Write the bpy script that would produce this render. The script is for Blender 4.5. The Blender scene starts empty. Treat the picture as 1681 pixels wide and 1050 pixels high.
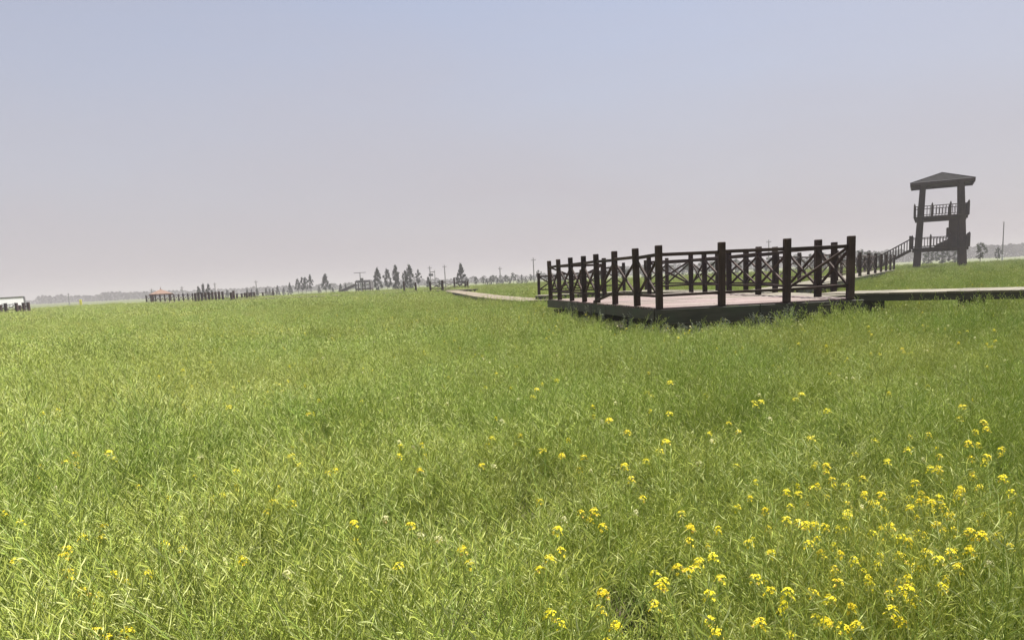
import bpy, bmesh, math, random
import numpy as np
from math import radians, sin, cos, pi, atan, tan, sqrt
from mathutils import Vector, Matrix

# ------------------------------------------------------------------ camera, world, sun, exposure
SC = bpy.context.scene
COL = SC.collection
EYE = 1.65
W_PX, F_PX, PRX, PRY = 1681.0, 1214.0, 840.5, 634.0     # the photograph is cropped below: lens axis lies under its centre
ROLL = radians(2.8)
PITCH = atan((PRY - 458.0) * cos(ROLL) / F_PX)
camd = bpy.data.cameras.new('camera')
cam = bpy.data.objects.new('camera', camd)
COL.objects.link(cam)
camd.sensor_fit = 'HORIZONTAL'; camd.sensor_width = 36.0
camd.lens = 36.0 * F_PX / W_PX
camd.shift_y = (PRY - 525.0) / W_PX
camd.clip_start = 0.05; camd.clip_end = 9000.0
CAM_M = Matrix.Translation((0, 0, EYE)) @ Matrix.Rotation(pi / 2 - PITCH, 4, 'X') @ Matrix.Rotation(-ROLL, 4, 'Z')
cam.matrix_world = CAM_M
SC.camera = cam

SUN_EL, SUN_AZ = radians(64.0), radians(50.0)            # azimuth: from the view direction (+Y) towards +X
world = bpy.data.worlds.new('World'); SC.world = world
world.use_nodes = True
wn, wl = world.node_tree.nodes, world.node_tree.links
wn.clear()
w_out = wn.new('ShaderNodeOutputWorld'); w_bg = wn.new('ShaderNodeBackground')
w_sky = wn.new('ShaderNodeTexSky'); w_sky.sky_type = 'NISHITA'; w_sky.sun_disc = False
w_sky.sun_elevation = SUN_EL; w_sky.sun_rotation = SUN_AZ
w_sky.air_density = 1.0; w_sky.dust_density = 1.0; w_sky.ozone_density = 1.5
w_tc = wn.new('ShaderNodeTexCoord'); w_sep = wn.new('ShaderNodeSeparateXYZ')
w_ramp = wn.new('ShaderNodeValToRGB'); w_mix = wn.new('ShaderNodeMix'); w_mix.data_type = 'RGBA'
wl.new(w_tc.outputs['Generated'], w_sep.inputs[0]); wl.new(w_sep.outputs['Z'], w_ramp.inputs[0])
HAZE_STR = 0.0535
er = w_ramp.color_ramp; er.interpolation = 'LINEAR'
er.elements[0].position = 0.0; er.elements[0].color = (1, 1, 1, 1)
er.elements[1].position = 0.36; er.elements[1].color = (0.52, 0.52, 0.52, 1)
w_map = wn.new('ShaderNodeMapping'); w_map.inputs['Scale'].default_value = (1.0, 1.0, 3.5)
w_noi = wn.new('ShaderNodeTexNoise'); w_noi.inputs['Scale'].default_value = 1.6; w_noi.inputs['Detail'].default_value = 4.0
w_rng = wn.new('ShaderNodeMapRange'); w_rng.inputs[1].default_value = .3; w_rng.inputs[2].default_value = .7; w_rng.inputs[3].default_value = -.07; w_rng.inputs[4].default_value = .07
w_add = wn.new('ShaderNodeMath'); w_add.operation = 'ADD'; w_add.use_clamp = True        # thin uneven veils in the haze
wl.new(w_tc.outputs['Generated'], w_map.inputs[0]); wl.new(w_map.outputs[0], w_noi.inputs[0]); wl.new(w_noi.outputs[0], w_rng.inputs[0])
wl.new(w_ramp.outputs['Color'], w_add.inputs[0]); wl.new(w_rng.outputs[0], w_add.inputs[1]); wl.new(w_add.outputs[0], w_mix.inputs['Factor'])
wl.new(w_sky.outputs[0], w_mix.inputs['A'])
w_mix.inputs['B'].default_value = (3.22, 2.99, 3.20, 1)     # the dusty pinkish haze of the air, all round the horizon
wl.new(w_mix.outputs['Result'], w_bg.inputs['Color'])
w_bg.inputs['Strength'].default_value = HAZE_STR
wl.new(w_bg.outputs[0], w_out.inputs[0])

sund = bpy.data.lights.new('sun', 'SUN'); sun = bpy.data.objects.new('sun', sund); COL.objects.link(sun)
sund.energy = 5.0; sund.angle = radians(0.6); sund.color = (1.0, 0.95, 0.87)
sdir = Vector((sin(SUN_AZ) * cos(SUN_EL), cos(SUN_AZ) * cos(SUN_EL), sin(SUN_EL)))
sun.rotation_euler = (-sdir).to_track_quat('-Z', 'Y').to_euler()
sun.location = (0, 0, 60)

SC.view_settings.view_transform = 'Standard'; SC.view_settings.look = 'None'
SC.view_settings.exposure = 1.65; SC.view_settings.gamma = 1.0
SC.render.engine = 'CYCLES'
SC.cycles.max_bounces = 7; SC.cycles.diffuse_bounces = 4; SC.cycles.glossy_bounces = 2
SC.cycles.transmission_bounces = 4; SC.cycles.volume_bounces = 1; SC.cycles.transparent_max_bounces = 6
SC.cycles.use_denoising = True

# ------------------------------------------------------------------ pixel -> place
def ray(px, py):
    return CAM_M.to_3x3() @ Vector(((px - PRX) / F_PX, -(py - PRY) / F_PX, -1.0))
def at_z(px, py, z):
    d = ray(px, py); t = (z - EYE) / d.z
    return Vector((0, 0, EYE)) + d * t
def at_y(px, py, y):
    d = ray(px, py)
    return Vector((0, 0, EYE)) + d * (y / d.y)
def horizon(px):
    return 458.0 - (px - 840.5) * tan(ROLL)

# ------------------------------------------------------------------ object helpers
def tag(o, label=None, cat=None, group=None, kind=None):
    if label: o['label'] = label
    if cat: o['category'] = cat
    if group: o['group'] = group
    if kind: o['kind'] = kind
    return o
def empty(name, loc, rz=0.0):
    o = bpy.data.objects.new(name, None); COL.objects.link(o)
    o.location = loc; o.rotation_euler = (0, 0, rz); o.empty_display_size = 0.3
    return o
def obj(name, me, mat=None, parent=None):
    o = bpy.data.objects.new(name, me); COL.objects.link(o)
    if mat is not None and len(me.materials) == 0: me.materials.append(mat)
    if parent is not None: o.parent = parent
    return o
class MB:
    def __init__(s): s.v = []; s.f = []; s.m = []
    def quadbox(s, p):          # 8 corners, bottom 4 then top 4
        n = len(s.v); s.v += [tuple(q) for q in p]
        for f in ((0, 3, 2, 1), (4, 5, 6, 7), (0, 1, 5, 4), (1, 2, 6, 5), (2, 3, 7, 6), (3, 0, 4, 7)):
            s.f.append(tuple(n + i for i in f))
    def box(s, x0, x1, y0, y1, z0, z1):
        s.quadbox([(x0, y0, z0), (x1, y0, z0), (x1, y1, z0), (x0, y1, z0), (x0, y0, z1), (x1, y0, z1), (x1, y1, z1), (x0, y1, z1)])
    def beam(s, a, b, w, h, up=(0, 0, 1)):
        a, b = Vector(a), Vector(b); d = (b - a).normalized(); up = Vector(up)
        if abs(d.dot(up)) > .99: up = Vector((1, 0, 0))
        sx = d.cross(up).normalized() * (w / 2); sz = sx.cross(d).normalized() * (h / 2)
        s.quadbox([a - sx - sz, a + sx - sz, b + sx - sz, b - sx - sz, a - sx + sz, a + sx + sz, b + sx + sz, b - sx + sz])
    def tube(s, pts, rad, n=8, cap=True):
        rings = []
        for i, p in enumerate(pts):
            p = Vector(p); d = (Vector(pts[min(i + 1, len(pts) - 1)]) - Vector(pts[max(i - 1, 0)])).normalized()
            u = d.cross(Vector((0, 0, 1)) if abs(d.z) < .9 else Vector((1, 0, 0))).normalized(); w = d.cross(u)
            r0 = len(s.v)
            for k in range(n):
                a = 2 * pi * k / n; s.v.append(tuple(p + (u * cos(a) + w * sin(a)) * rad[i]))
            rings.append(r0)
        for i in range(len(rings) - 1):
            for k in range(n):
                s.f.append((rings[i] + k, rings[i] + (k + 1) % n, rings[i + 1] + (k + 1) % n, rings[i + 1] + k))
        if cap:
            s.f.append(tuple(rings[0] + k for k in reversed(range(n)))); s.f.append(tuple(rings[-1] + k for k in range(n)))
    def mesh(s, name='mesh', bevel=0.0):
        me = bpy.data.meshes.new(name); me.from_pydata(s.v, [], s.f); me.update()
        if bevel:
            bm = bmesh.new(); bm.from_mesh(me)
            bmesh.ops.bevel(bm, geom=list(bm.edges), offset=bevel, segments=1, affect='EDGES', clamp_overlap=True)
            bm.to_mesh(me); bm.free()
        return me
    def build(s, name, mat, parent=None, bevel=0.0):
        return obj(name, s.mesh(name, bevel), mat, parent)
BOXES = {}
def beam_obj(name, a, b, w, h, mat, parent=None, bevel=0.0, rollv=(0, 0, 1)):
    """one straight timber as an object of its own; alike timbers share mesh data"""
    a, b = Vector(a), Vector(b); d = b - a; L = d.length; d.normalize()
    key = (round(L, 2), w, h, mat.name, bevel)
    if key not in BOXES:
        m = MB(); m.box(-w / 2, w / 2, -h / 2, h / 2, 0, L); BOXES[key] = m.mesh(name, bevel); BOXES[key].materials.append(mat)
    up = Vector(rollv)
    if abs(d.dot(up)) > .98: up = Vector((0, 1, 0)) if abs(rollv[2]) > .5 else up
    x = up.cross(d)
    if x.length < 1e-3: x = Vector((1, 0, 0))
    x.normalize(); y = d.cross(x)
    o = bpy.data.objects.new(name, BOXES[key]); COL.objects.link(o)
    loc = a - (parent.location if parent is not None else Vector())
    R = Matrix((x, y, d)).transposed()
    o.rotation_euler = R.to_euler(); o.location = loc
    if parent is not None: o.parent = parent
    return o
def copy_tree(o, parent=None):
    c = o.copy(); COL.objects.link(c); c.parent = parent
    for ch in list(o.children): copy_tree(ch, c)
    return c

# ------------------------------------------------------------------ materials
MATS = {}
def nodes_of(name):
    m = bpy.data.materials.new(name); m.use_nodes = True; MATS[name] = m
    nt = m.node_tree; b = nt.nodes['Principled BSDF']
    return m, nt, b
def surf(name, c1, c2, scale=8.0, rough=0.75, stretch=(1, 1, 1), bump=0.0, spec=0.3, detail=5.0, coords='Object', rnd=0.0, c3=None, s3=0.7):
    m, nt, b = nodes_of(name); N, L = nt.nodes, nt.links
    tc = N.new('ShaderNodeTexCoord'); mp = N.new('ShaderNodeMapping'); mp.inputs['Scale'].default_value = stretch
    if coords == 'World':
        g = N.new('ShaderNodeNewGeometry'); L.new(g.outputs['Position'], mp.inputs[0])
    else: L.new(tc.outputs[coords], mp.inputs[0])
    nz = N.new('ShaderNodeTexNoise'); nz.inputs['Scale'].default_value = scale; nz.inputs['Detail'].default_value = detail
    L.new(mp.outputs[0], nz.inputs[0])
    cr = N.new('ShaderNodeValToRGB'); cr.color_ramp.elements[0].position = .35; cr.color_ramp.elements[1].position = .68
    cr.color_ramp.elements[0].color = (*c1, 1); cr.color_ramp.elements[1].color = (*c2, 1)
    L.new(nz.outputs[0], cr.inputs[0]); col = cr.outputs[0]
    if c3:
        g = N.new('ShaderNodeNewGeometry'); n3 = N.new('ShaderNodeTexNoise'); n3.inputs['Scale'].default_value = s3; n3.inputs['Detail'].default_value = 3
        L.new(g.outputs['Position'], n3.inputs[0])
        r3 = N.new('ShaderNodeMapRange'); r3.inputs[1].default_value = .48; r3.inputs[2].default_value = .68
        L.new(n3.outputs[0], r3.inputs[0])
        mx = N.new('ShaderNodeMix'); mx.data_type = 'RGBA'; L.new(r3.outputs[0], mx.inputs['Factor']); L.new(col, mx.inputs['A']); mx.inputs['B'].default_value = (*c3, 1)
        col = mx.outputs['Result']
    if rnd:
        oi = N.new('ShaderNodeObjectInfo'); mr = N.new('ShaderNodeMapRange'); mr.inputs[3].default_value = 1 - rnd; mr.inputs[4].default_value = 1 + rnd
        L.new(oi.outputs['Random'], mr.inputs[0])
        hs = N.new('ShaderNodeHueSaturation'); L.new(mr.outputs[0], hs.inputs['Value']); L.new(col, hs.inputs['Color']); col = hs.outputs[0]
    L.new(col, b.inputs['Base Color'])
    b.inputs['Roughness'].default_value = rough; b.inputs['Specular IOR Level'].default_value = spec
    if bump:
        bp = N.new('ShaderNodeBump'); bp.inputs['Strength'].default_value = bump; bp.inputs['Distance'].default_value = .01
        L.new(nz.outputs[0], bp.inputs['Height']); L.new(bp.outputs[0], b.inputs['Normal'])
    return m
def leafmat(name, c1, c2, transl=0.35, rough=0.5, spec=0.35, patch=None, patch_scale=0.15, rnd=0.12, hue=0.012):
    """foliage: colour varies per plant and in broad patches of the field; some light passes through"""
    m, nt, b = nodes_of(name); N, L = nt.nodes, nt.links
    oi = N.new('ShaderNodeObjectInfo'); g = N.new('ShaderNodeNewGeometry')
    nz = N.new('ShaderNodeTexNoise'); nz.inputs['Scale'].default_value = 9.0; nz.inputs['Detail'].default_value = 3
    L.new(g.outputs['Position'], nz.inputs[0])
    mx = N.new('ShaderNodeMix'); mx.data_type = 'RGBA'; mx.inputs['A'].default_value = (*c1, 1); mx.inputs['B'].default_value = (*c2, 1)
    ad = N.new('ShaderNodeMath'); ad.operation = 'ADD'; mr0 = N.new('ShaderNodeMapRange')
    mr0.inputs[1].default_value = .3; mr0.inputs[2].default_value = .7
    L.new(nz.outputs[0], mr0.inputs[0]); L.new(mr0.outputs[0], mx.inputs['Factor'])
    col = mx.outputs['Result']
    if patch:
        n2 = N.new('ShaderNodeTexNoise'); n2.inputs['Scale'].default_value = patch_scale; n2.inputs['Detail'].default_value = 4
        L.new(g.outputs['Position'], n2.inputs[0])
        m2 = N.new('ShaderNodeMapRange'); m2.inputs[1].default_value = .42; m2.inputs[2].default_value = .66
        L.new(n2.outputs[0], m2.inputs[0])
        x2 = N.new('ShaderNodeMix'); x2.data_type = 'RGBA'; L.new(m2.outputs[0], x2.inputs['Factor']); L.new(col, x2.inputs['A']); x2.inputs['B'].default_value = (*patch, 1)
        col = x2.outputs['Result']
    hs = N.new('ShaderNodeHueSaturation')
    mr = N.new('ShaderNodeMapRange'); mr.inputs[3].default_value = 1 - rnd; mr.inputs[4].default_value = 1 + rnd
    L.new(oi.outputs['Random'], mr.inputs[0]); L.new(mr.outputs[0], hs.inputs['Value'])
    mh = N.new('ShaderNodeMapRange'); mh.inputs[3].default_value = .5 - hue; mh.inputs[4].default_value = .5 + hue
    fr = N.new('ShaderNodeMath'); fr.operation = 'FRACT'; mu = N.new('ShaderNodeMath'); mu.operation = 'MULTIPLY'; mu.inputs[1].default_value = 7.31
    L.new(oi.outputs['Random'], mu.inputs[0]); L.new(mu.outputs[0], fr.inputs[0]); L.new(fr.outputs[0], mh.inputs[0]); L.new(mh.outputs[0], hs.inputs['Hue'])
    L.new(col, hs.inputs['Color']); col = hs.outputs[0]
    L.new(col, b.inputs['Base Color']); b.inputs['Roughness'].default_value = rough; b.inputs['Specular IOR Level'].default_value = spec
    tr = N.new('ShaderNodeBsdfTranslucent'); L.new(col, tr.inputs['Color'])
    ms = N.new('ShaderNodeMixShader'); ms.inputs[0].default_value = transl
    L.new(b.outputs[0], ms.inputs[1]); L.new(tr.outputs[0], ms.inputs[2]); L.new(ms.outputs[0], N['Material Output'].inputs['Surface'])
    return m

M = dict(
    soil=surf('soil', (.035, .028, .018), (.06, .048, .03), 3.0, .95, coords='World'),
    field=surf('field', (0.0551, 0.0722, 0.01805), (0.0779, 0.09405, 0.0266), .8, .9, coords='World', c3=(0.09025, 0.1026, 0.0323), s3=.012),
    wood=surf('dark_stained_wood', (.0195, .0108, .0090), (.037, .0215, .018), 14, .8, (1, 1, .12), .3, .18, rnd=.35, c3=(.046, .029, .024), s3=2.2),
    wood_red=surf('red_brown_wood', (0.08, 0.028, 0.0224), (0.128, 0.0496, 0.04), 14, .6, (1, 1, .12), .25, rnd=.15),
    fascia=surf('weathered_fascia', (0.0255, 0.0255, 0.0187), (0.051, 0.0476, 0.0357), 9, .7, (1, 1, .2), .25, rnd=.15, c3=(0.0357, 0.0459, 0.0289), s3=1.6),
    deck=surf('deck_plank_pink', (0.0966, 0.05292, 0.04704), (0.1344, 0.0798, 0.0714), 10, .5, (1, 1, .08), .2, .45, rnd=.16, c3=(0.1386, 0.105, 0.09072), s3=.9),
    deck_grey=surf('deck_plank_grey', (.096, .084, .056), (.135, .120, .084), 10, .6, (1, 1, .1), .2, .3, rnd=.2, c3=(.080, .066, .044), s3=.8),
    sand=surf('sandy_deck', (0.1056, 0.0858, 0.05808), (0.1386, 0.1155, 0.08052), 5, .8, coords='World', rnd=.08),
    tower=surf('tower_timber', (.0150, .0098, .0090), (.029, .0195, .018), 6, .8, (1, 1, .15), .2, .15, c3=(.042, .027, .020), s3=.5),
    tower_roof=surf('tower_roof_shingle', (0.0112, 0.0112, 0.0124), (0.0184, 0.0184, 0.0204), 5, .9, rnd=.1, bump=.3, spec=.1),
    orange=surf('orange_roof', (.135, .088, .068), (.175, .118, .092), 3, .85, spec=.08),
    white=leafmat('white_vinyl', (.80, .80, .81), (.86, .86, .86), .72, .5, .2, rnd=.0, hue=.0),
    print_grey=surf('grey_print', (.35, .36, .38), (.5, .5, .52), 3, .6),
    frame=surf('grey_steel', (.16, .16, .17), (.24, .24, .25), 6, .5),
    yellow=leafmat('yellow_sheet', (.74, .72, .16), (.78, .76, .22), .6, .5, .2, rnd=.0, hue=.0),
    pole=surf('concrete_pole', (0.17, 0.17, 0.17), (0.255, 0.255, 0.2465), 3, .8),
    dark_metal=surf('dark_metal', (.05, .05, .055), (.09, .09, .095), 5, .5),
    bark=surf('bark', (.035, .028, .022), (.075, .06, .048), 9, .9, (1, 1, .3), .4),
    shed=surf('shed_wall', (0.0595, 0.05525, 0.0595), (0.0935, 0.085, 0.0935), 2, .8),
    pine=leafmat('pine_needles', (.013, .022, .016), (.025, .037, .024), .2, .6, .2, rnd=.2),
    broad=leafmat('broad_leaves', (.020, .033, .017), (.036, .052, .026), .3, .55, .25, rnd=.2),
    wood_far=leafmat('far_leaves', (.02, .03, .02), (.034, .046, .03), .2, .7, .2, rnd=.2),
    pod=leafmat('seed_pods', (.208, .290, .036), (.312, .378, .084), .12, .55, .26, patch=(.325, .358, .074), patch_scale=.35, rnd=.16),
    stem=leafmat('crop_stems', (.14, .215, .032), (.20, .275, .055), .1, .5, .3, rnd=.15),
    pale_pod=leafmat('pale_pods', (.41, .46, .155), (.49, .52, .23), .12, .6, .22, rnd=.10),  # paler green pod copy: paints bright strokes into the crop, lifting its brightness
    petal=leafmat('yellow_petals', (.64, .54, .012), (.72, .63, .04), .35, .5, .2, rnd=.08, hue=.008),
    petal_pale=leafmat('pale_petals', (.66, .64, .34), (.72, .70, .45), .4, .5, .2, rnd=.08, hue=.0),
    petal_old=leafmat('faded_petals', (.55, .36, .06), (.62, .45, .15), .3, .6, .2, rnd=.1),
    weed=leafmat('grey_weed', (.19, .215, .15), (.28, .30, .23), .3, .6, .2, rnd=.15),
)

# ------------------------------------------------------------------ ground
m = MB()
m.v = [(-2600, -120, 0), (2600, -120, 0), (2600, 3200, 0), (-2600, 3200, 0)]; m.f = [(0, 1, 2, 3)]
ground = tag(m.build('ground', M['field']), 'flat green farmland running out to the horizon', 'ground', kind='structure')
m = MB()
m.v = [(-75, -3, .004), (75, -3, .004), (110, 130, .004), (-110, 130, .004)]; m.f = [(0, 1, 2, 3)]
tag(m.build('soil', M['soil']), 'bare brown soil under the rapeseed crop', 'soil', kind='structure')

# ------------------------------------------------------------------ viewing platform
rnd = random.Random(4)
DZ = 0.98
PA, PB, PC, PD = Vector((2.86, 14.05, DZ)), Vector((6.52, 14.15, DZ)), Vector((5.75, 23.3, DZ)), Vector((1.33, 23.0, DZ))
def lerp(a, b, t): return a + (b - a) * t
plat = empty('viewing_platform', (3.9, 18.5, 0))
tag(plat, 'raised wooden viewing platform with pinkish deck and dark post and rail fence', 'platform')
npl = 62
for i in range(npl):                                   # planks run along the front edge
    t = (i + .5) / npl
    a = lerp(PA, PD, t); b = lerp(PB, PC, t); d = (b - a).normalized()
    dz = rnd.uniform(-.004, .004)
    mid = lerp(a, b, rnd.choice((.36, .5, .62)))
    up = Vector((0, 0, 1))
    for q0, q1 in ((a - d * .10, mid - d * .004), (mid + d * .004, b + d * .10)):
        beam_obj('deck_plank', q0 + up * (dz - .016), q1 + up * (dz - .016), .032, .134, M['deck'] if rnd.random() > .16 else M['deck_grey'], plat, .003, rollv=tuple(d.cross(up)))
def edge_boards(p, q, thick, mat, parent, out, drop=.20, z_off=-.034, nsplit=1):
    for k in range(nsplit):
        a, b = lerp(p, q, k / nsplit), lerp(p, q, (k + 1) / nsplit)
        d = (b - a).normalized()
        beam_obj('fascia_board', a + out + Vector((0, 0, z_off - drop / 2)) + d * .006, b + out + Vector((0, 0, z_off - drop / 2)) - d * .006, thick, drop, mat, parent, .006)
dn = Vector((0, 0, -1))
front_out = Vector((.02, -.09, 0)); left_out = Vector((-.09, -.02, 0)); right_out = Vector((.09, 0, 0)); back_out = Vector((0, .09, 0))
edge_boards(PA - Vector((.12, 0, 0)), PB + Vector((.20, 0, 0)), .05, M['fascia'], plat, front_out, .26, nsplit=2)
edge_boards(PA, PD, .05, M['fascia'], plat, left_out, .20, nsplit=3)
edge_boards(PB, PC, .05, M['fascia'], plat, right_out, .20, nsplit=3)
edge_boards(PD, PC, .05, M['fascia'], plat, back_out, .20, nsplit=2)
# second, recessed girder under the front edge and joists
for t in (.012, .25, .5, .75, .985):
    a, b = lerp(PA, PD, t), lerp(PB, PC, t)
    beam_obj('joist', a + Vector((.05, 0, -.40)), b + Vector((-.05, 0, -.40)), .10, .18, M['fascia'], plat, .006)
for t in (.03, .33, .66, .97):
    for s in (.03, .36, .68, .965):
        p = lerp(lerp(PA, PB, s), lerp(PD, PC, s), t)
        w = .13
        beam_obj('support_post', Vector((p.x, p.y, -.1)), Vector((p.x, p.y, DZ - .50 if .1 < s < .9 else DZ - .50)), w, w, M['fascia'], plat, .008)
p = lerp(PA, PB, .965)
beam_obj('knee_brace', p + Vector((-.06, .2, -.98 + .22)), p + Vector((-.50, .2, -.42)), .06, .09, M['fascia'], plat, .006)
beam_obj('loose_batten', PB + Vector((-.62, -.135, -.105)), PB + Vector((-.22, -.135, -.095)), .03, .022, M['deck_grey'], plat, .002)

RAIL_H, BOT_H = .985, .23
def post(parent, p, h=1.17, w=.125, mat=None, cap=True, bevel=.010, base=-.02):
    return beam_obj('post', Vector(p) + Vector((0, 0, base)), Vector(p) + Vector((rnd.gauss(0, .009), rnd.gauss(0, .009), h)), w, w, mat or M['wood'], parent, bevel, rollv=(0, 1, 0))
def bay(parent, a, b, cross='X', rail_h=RAIL_H, bot_h=BOT_H, w=.05, hw=.064, bevel=.006, mat=None, inset=.06, bottom=True):
    """rails and crossed braces between two posts"""
    mat = mat or M['wood']
    a, b = Vector(a), Vector(b); d = (b - a); d.z = 0; d.normalize()
    n = Vector((-d.y, d.x, 0))
    up = Vector((0, 0, 1)); a2 = a + d * inset; b2 = b - d * inset
    j0, j1 = rnd.gauss(0, .006), rnd.gauss(0, .006)
    beam_obj('top_rail', a2 + up * (rail_h + j0), b2 + up * (rail_h + j1), w, hw, mat, parent, bevel)
    if bottom: beam_obj('bottom_rail', a2 + up * (bot_h + j1), b2 + up * (bot_h - j0), w, hw * .8, mat, parent, bevel)
    if 'X' in cross or '/' in cross:
        beam_obj('brace', a2 + up * (bot_h + .03) + n * .022, b2 + up * (rail_h - .04) + n * .022, .040, .052, mat, parent, bevel)
    if 'X' in cross or '\\' in cross:
        beam_obj('brace', a2 + up * (rail_h - .04) - n * .022, b2 + up * (bot_h + .03) - n * .022, .040, .052, mat, parent, bevel)

LP = [lerp(PA, PD, t) for t in (0, .135, .295, .445, .575, .715, .87, 1.0)]
FP = [lerp(PA, PB, t) for t in (0, .325, .665, 1.0)]
RP = [lerp(PB, PC, t) for t in (0, .135, .285, .455, .66, .865, 1.0)]
BP = [lerp(PC, PD, t) for t in (0, .30, .62, 1.0)]
done = []
for P in (LP, FP, RP, BP):
    for q in P:
        if all((q - r).length > .05 for r in done):
            done.append(q); post(plat, q, 1.17 + rnd.uniform(-.012, .012))
for i in range(7):
    bay(plat, LP[i], LP[i + 1], '' if i == 2 else 'X', bottom=i != 2)
beam_obj('brace', LP[2] + Vector((-.03, .1, .25)), LP[3] + Vector((-.10, -.05, .03)), .042, .06, M['wood'], plat, .006)
beam_obj('brace', LP[2] + Vector((.02, .08, RAIL_H - .04)), LP[3] + Vector((.02, -.08, BOT_H + .03)), .042, .06, M['wood'], plat, .006)
bay(plat, FP[0], FP[1], ''); bay(plat, FP[1], FP[2], ''); bay(plat, FP[2], FP[3], '/')
for i in range(6): bay(plat, RP[i], RP[i + 1], 'X')
for i in (0, 2): bay(plat, BP[i], BP[i + 1], 'X')

# ------------------------------------------------------------------ boardwalks
def boardwalk(name, label, pts, width, zs, mat, plank=.15, piers=3.0, thick=.04, fascia_h=.13, planks=True, bevel=.004, fmat=None, group=None):
    """deck on two edge beams and short piers along a polyline; planks laid across"""
    fmat = fmat or M['fascia']
    P = [Vector((p[0], p[1], zs if not isinstance(zs, (list, tuple)) else zs[i])) for i, p in enumerate(pts)]
    root = empty(name, (P[0].x, P[0].y, 0)); tag(root, label, 'boardwalk', group)
    up = Vector((0, 0, 1))
    for i in range(len(P) - 1):
        a, b = P[i], P[i + 1]; d = (b - a).normalized(); n = Vector((-d.y, d.x, 0)).normalized(); L = (b - a).length
        if planks:
            k = int(L / plank)
            for j in range(k):
                c = a + d * ((j + .5) * L / k); jz = rnd.uniform(-.003, .003)
                e = rnd.uniform(-.015, .015)
                beam_obj('deck_plank', c - n * (width / 2 + .04 + e) + up * (jz - thick / 2), c + n * (width / 2 + .04 - e) + up * (jz - thick / 2), round(L / k - .008, 3), thick, mat, root, bevel, rollv=(0, 0, 1))
        else:
            q = MB(); o = -root.location
            q.quadbox([x + o for x in (a - n * width / 2 - up * thick, b - n * width / 2 - up * thick, b + n * width / 2 - up * thick, a + n * width / 2 - up * thick,
                                       a - n * width / 2, b - n * width / 2, b + n * width / 2, a + n * width / 2)])
            q.build('deck', mat, root)
        for s in (-1, 1):
            beam_obj('edge_beam', a + n * s * (width / 2 - .01) - up * (thick + .004 + fascia_h / 2), b + n * s * (width / 2 - .01) - up * (thick + .004 + fascia_h / 2), .06, fascia_h, fmat, root, .004)
        k = max(1, int(L / piers))
        for j in range(k):
            c = a + d * ((j + .5) * L / k)
            for s in (-1, 1):
                q = c + n * s * (width / 2 - .22)
                beam_obj('pier', Vector((q.x, q.y, -.05)), Vector((q.x, q.y, c.z - thick - .004)), .22, .22, fmat, root, .006)
    return root
# the walk that comes in from the right
boardwalk('boardwalk', 'pale plank boardwalk without rails leading up to the viewing platform', [(7.35, 17.15), (11.6, 13.15)], 1.35, DZ + .01, M['deck_grey'], piers=1.9)
# landing between platform, side walk and tower walk
boardwalk('boardwalk', 'plank landing walk along the far flank of the viewing platform', [(6.75, 15.9), (6.62, 19.0), (5.75 + .62, 24.0), (5.0, 29.8)], 1.1, DZ - .012, M['deck_grey'], plank=.2)
boardwalk('boardwalk', 'plank walk crossing behind the viewing platform toward the sandy path', [(5.6, 29.7), (1.2, 30.3)], 1.4, DZ - .03, M['deck_grey'], plank=.2)
TOWER_Y = 76.0
tw_a = Vector((7.55, 21.4)); tw_b = Vector((at_z(1452, 443, .92).x, at_z(1452, 443, .92).y))
boardwalk('boardwalk', 'long plank boardwalk running from the platform out to the watchtower', [tuple(tw_a), tuple(tw_b)], 1.5, [DZ + .004, .92], M['deck_grey'], plank=.3, piers=4)

def railing(name, label, pts, heights=None, z=DZ, cross='X', group=None, w=.12, every=None, rail_h=RAIL_H, caps=False, mat=None, skip=()):
    root = empty(name, (pts[0][0], pts[0][1], 0)); tag(root, label, 'railing', group)
    P = [Vector((p[0], p[1], p[2] if len(p) > 2 else z)) for p in pts]
    for i, p in enumerate(P):
        h = heights[i] if heights else 1.17
        post(root, p, h, w, bevel=.008, base=-.12, mat=mat)
    for i in range(len(P) - 1):
        if i in skip: continue
        s = min(heights[i], heights[i + 1]) / 1.17 if heights else 1.0
        bay(root, P[i], P[i + 1], cross, rail_h=rail_h * s, bot_h=BOT_H * s, inset=w / 2, mat=mat)
    return root
railing('railing', 'dark cross braced railing along the landing walk beside the platform',
        [(7.87, 17.95), (7.05, 19.6), (6.95, 21.7), (6.75, 23.9), (6.35, 25.8), (6.0, 28.0), (5.7, 30.55)], skip=(0,))
railing('railing', 'low dark cross braced railing closing off the walk behind the platform',
        [(4.85, 30.95), (3.97, 31.0), (3.1, 31.05), (2.2, 31.1), (1.32, 31.2)], heights=[1.12, 1.1, .92, .95, .86])
# rails of the tower walk
dv = (tw_b - tw_a).normalized(); nv = Vector((-dv.y, dv.x)); Lw = (tw_b - tw_a).length
for s, lab in ((1, 'dark cross braced railing on the platform side of the long tower boardwalk'), (-1, 'dark cross braced railing on the open field side of the long tower boardwalk')):
    pp = []
    k = 10
    for i in range(k + 1):
        if s == -1 and i < 1: continue
        q = tw_a + dv * (Lw * i / k) + nv * (.68 * s)
        pp.append((q.x, q.y, DZ + (.92 - DZ) * i / k))
    railing('railing', lab, pp, skip=((0, 3, 7) if s == 1 else (2, 5, 6)), w=.12)

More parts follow.
